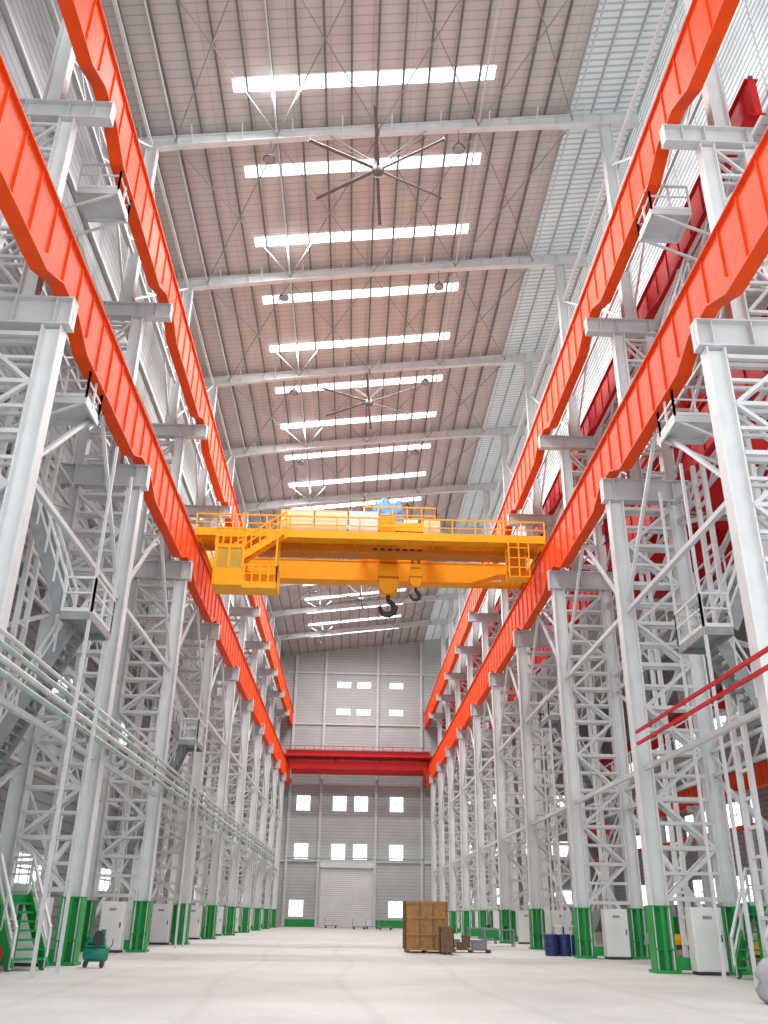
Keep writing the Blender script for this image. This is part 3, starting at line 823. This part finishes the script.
dr = None
for i, (dx, dy) in enumerate(((0, 0), (.61, .05), (1.22, 0), (.1, .62), (.73, .64))):
    if dr is None:
        r = thing('oil_drum', (9.25, 43.9, 0), 'dark blue steel oil drum standing by column', 'drum', 'blue drums')
        obj('drum_body', MB().lathe([(.27, 0), (.29, .02), (.29, .28), (.305, .3), (.29, .32), (.29, .57), (.305, .59), (.29, .61), (.29, .87), (.27, .89), (.26, .86)], n=24), NAVY, r)
        obj('drum_cap', MB().cyl((.14, 0, .86), (.14, 0, .9), .035, 10), GALV, r)
        dr = r
    else: dup(dr, (9.25+dx, 43.9+dy, 0))

r = thing('air_compressor', (-7.75, 30.3, 0), 'teal air compressor with tank, motor and wheels', 'compressor')
obj('air_tank', MB().lathe([(.05, -.62), (.2, -.58), (.26, -.48), (.26, .48), (.2, .58), (.05, .62)], (0, 0, .45), 20, 'X'), TEAL, r, smooth=True)
obj('motor', MB().lathe([(.1, -.25), (.17, -.22), (.17, .2), (.1, .25)], (-.28, 0, .9), 16, 'X'), TEAL, r, smooth=True)
obj('pump_head', MB().box(.1, -.15, .7, .4, .15, .95).cyl((.25, 0, .95), (.25, 0, 1.25), .12, 14), TEAL, r)
obj('belt_guard', MB().cyl((.1, -.26, .95), (.1, -.2, .95), .27, 20), DARK, r)
obj('mounting_plate', MB().box(-.5, -.2, .68, .5, .2, .72), TEAL, r)
for wx in (-.4, .4): obj('wheel', MB().cyl((wx, -.22, .12), (wx, -.14, .12), .12, 16), DARK, r)
for wx in (-.4, .4): obj('tank_leg', MB().box(wx-.04, -.2, .1, wx+.04, .2, .28), TEAL, r)
obj('handle', MB().tube([(.5, 0, .5), (.75, 0, .75), (.77, 0, .95)], [.02, .02, .02], 8), DARK, r)
r.scale = (.62, .7, .85)

for lx, ly in ((15.9, 44), (15.9, 33)):
    r = thing('transfer_cart', (lx, ly, 0), 'low yellow flat-bed rail transfer cart', 'cart', 'transfer carts')
    obj('cart_deck', MB().box(-2.6, -1.2, .55, 2.6, 1.2, .95).box(-2.5, -1.25, .65, 2.5, -1.2, .85), YELLOW, r, bevel=.02)
    for wy in (-.9, .9): obj('cart_frame', MB().box(-2.3, wy-.1, .35, 2.3, wy+.1, .55), DARK, r)
    for wx in (-1.8, 1.8):
        for wy in (-.95, .85): obj('wheel', MB().cyl((wx, wy, .25), (wx, wy+.1, .25), .25, 18), DARK, r)

m = MB(); prof = [(.20, 0), (.34, .08), (.38, .25), (.33, .42), (.36, .55), (.30, .72), (.18, .84), (.05, .88)]
m.lathe(prof, n=22)
m.v = [(x*(1+.1*math.sin(5*z*4+math.atan2(y, x)*3)), y*(1+.1*math.cos(4*z*5+math.atan2(y, x)*5)), z) for x, y, z in m.v]
obj('tarpaulin_bundle', m, TARP, loc=(9.05, 20.6, 0), smooth=True, label='grey tarpaulin-wrapped bundle standing on the floor', category='bundle')

r = thing('fire_hose_reel', (-9.9, 27.2, 0), 'low red hose reel stand on the floor', 'hose reel')
obj('reel_drum', MB().lathe([(.42, -.2), (.42, -.16), (.2, -.16), (.2, .16), (.42, .16), (.42, .2)], (0, 0, .55), 22, 'Y'), RED, r)
for sy in (-.25, .25):
    obj('reel_stand', MB().box(-.45, sy-.03, 0, .45, sy+.03, .1).bar((-.35, sy, .05), (0, sy, .6), .05).bar((.35, sy, .05), (0, sy, .6), .05), RED, r)
r.scale = (.8, .8, .8)

hc = None
for x, y in ((1.2, 112), (2.8, 115), (-2.2, 118), (4.2, 110)):
    if hc is None:
        r = thing('platform_trolley', (x, y, 0), 'small platform trolley with push handle', 'trolley', 'platform trolleys')
        obj('trolley_deck', MB().box(-.8, -.45, .25, .8, .45, .33), MID, r)
        obj('push_handle', MB().bar((-.75, -.4, .33), (-.75, -.4, 1.1), .06).bar((-.75, .4, .33), (-.75, .4, 1.1), .06).bar((-.75, -.4, 1.1), (-.75, .4, 1.1), .06), MID, r)
        for wx in (-.6, .6):
            for wy in (-.35, .35): obj('wheel', MB().cyl((wx, wy-.04, .125), (wx, wy+.04, .125), .125, 12), DARK, r)
        hc = r
    else: dup(hc, (x, y, 0))
for x, y in ((8.6, 62), (8.8, 56.5)):
    r = thing('workbench', (x, y, 0), 'grey steel workbench with a vice', 'workbench', 'workbenches')
    m = MB().box(-.9, -.4, .85, .9, .4, .92)
    for xx in (-.85, .85):
        for yy in (-.35, .35): m.box(xx-.04, yy-.04, 0, xx+.04, yy+.04, .85)
    m.box(-.85, -.35, .3, .85, .35, .34)
    obj('bench_frame', m, MID, r)
    obj('drawer_unit', MB().box(-.7, -.38, .4, 0, .3, .84).box(-.68, -.4, .43, -.02, -.38, .6).box(-.68, -.4, .63, -.02, -.38, .81), GREEN, r)
    obj('vice', MB().box(.3, -.2, .92, .5, .1, 1.1).box(.3, -.4, .98, .5, -.25, 1.1).cyl((.4, -.5, 1.03), (.4, .1, 1.03), .025, 8), DARK, r)

# ------------------------------------------------------------------ light
w = bpy.data.worlds.new('World'); SC.world = w; w.use_nodes = True
bg = w.node_tree.nodes['Background']; bg.inputs[0].default_value = (.95, .975, 1, 1); bg.inputs[1].default_value = 1.8

def area(loc, rot, sx, sy, power, col=(1, 1, 1)):
    L = bpy.data.lights.new('daylight', 'AREA'); L.shape = 'RECTANGLE'; L.size = sx; L.size_y = sy; L.energy = power; L.color = col
    o = bpy.data.objects.new('daylight', L); COL.objects.link(o); o.location = loc; o.rotation_euler = rot; return o
for i in range(0, 17, 2):
    yc = 28.9+5.25*i
    area((-.3, yc, zdeck(-.3)-1.1), (0, 0, 0), 11, .8, 3100 if i < 14 else 2600, (1, .99, .97))

# ------------------------------------------------------------------ camera
cd = bpy.data.cameras.new('Camera'); cam = bpy.data.objects.new('Camera', cd); COL.objects.link(cam); SC.camera = cam
F = 870
cd.sensor_fit = 'VERTICAL'; cd.sensor_height = 24; cd.lens = F/1024*24; cd.clip_end = 500; cd.clip_start = .1
dY = Vector((349-384, -(914-512), -F)).normalized()
dZ = Vector((28, 1883, -F)); dZ = (dZ-dY*dZ.dot(dY)).normalized()
dX = dY.cross(dZ)
M = Matrix((dX, dY, dZ)).to_4x4(); M.translation = Vector((0, 0, 1.6))
cam.matrix_world = M
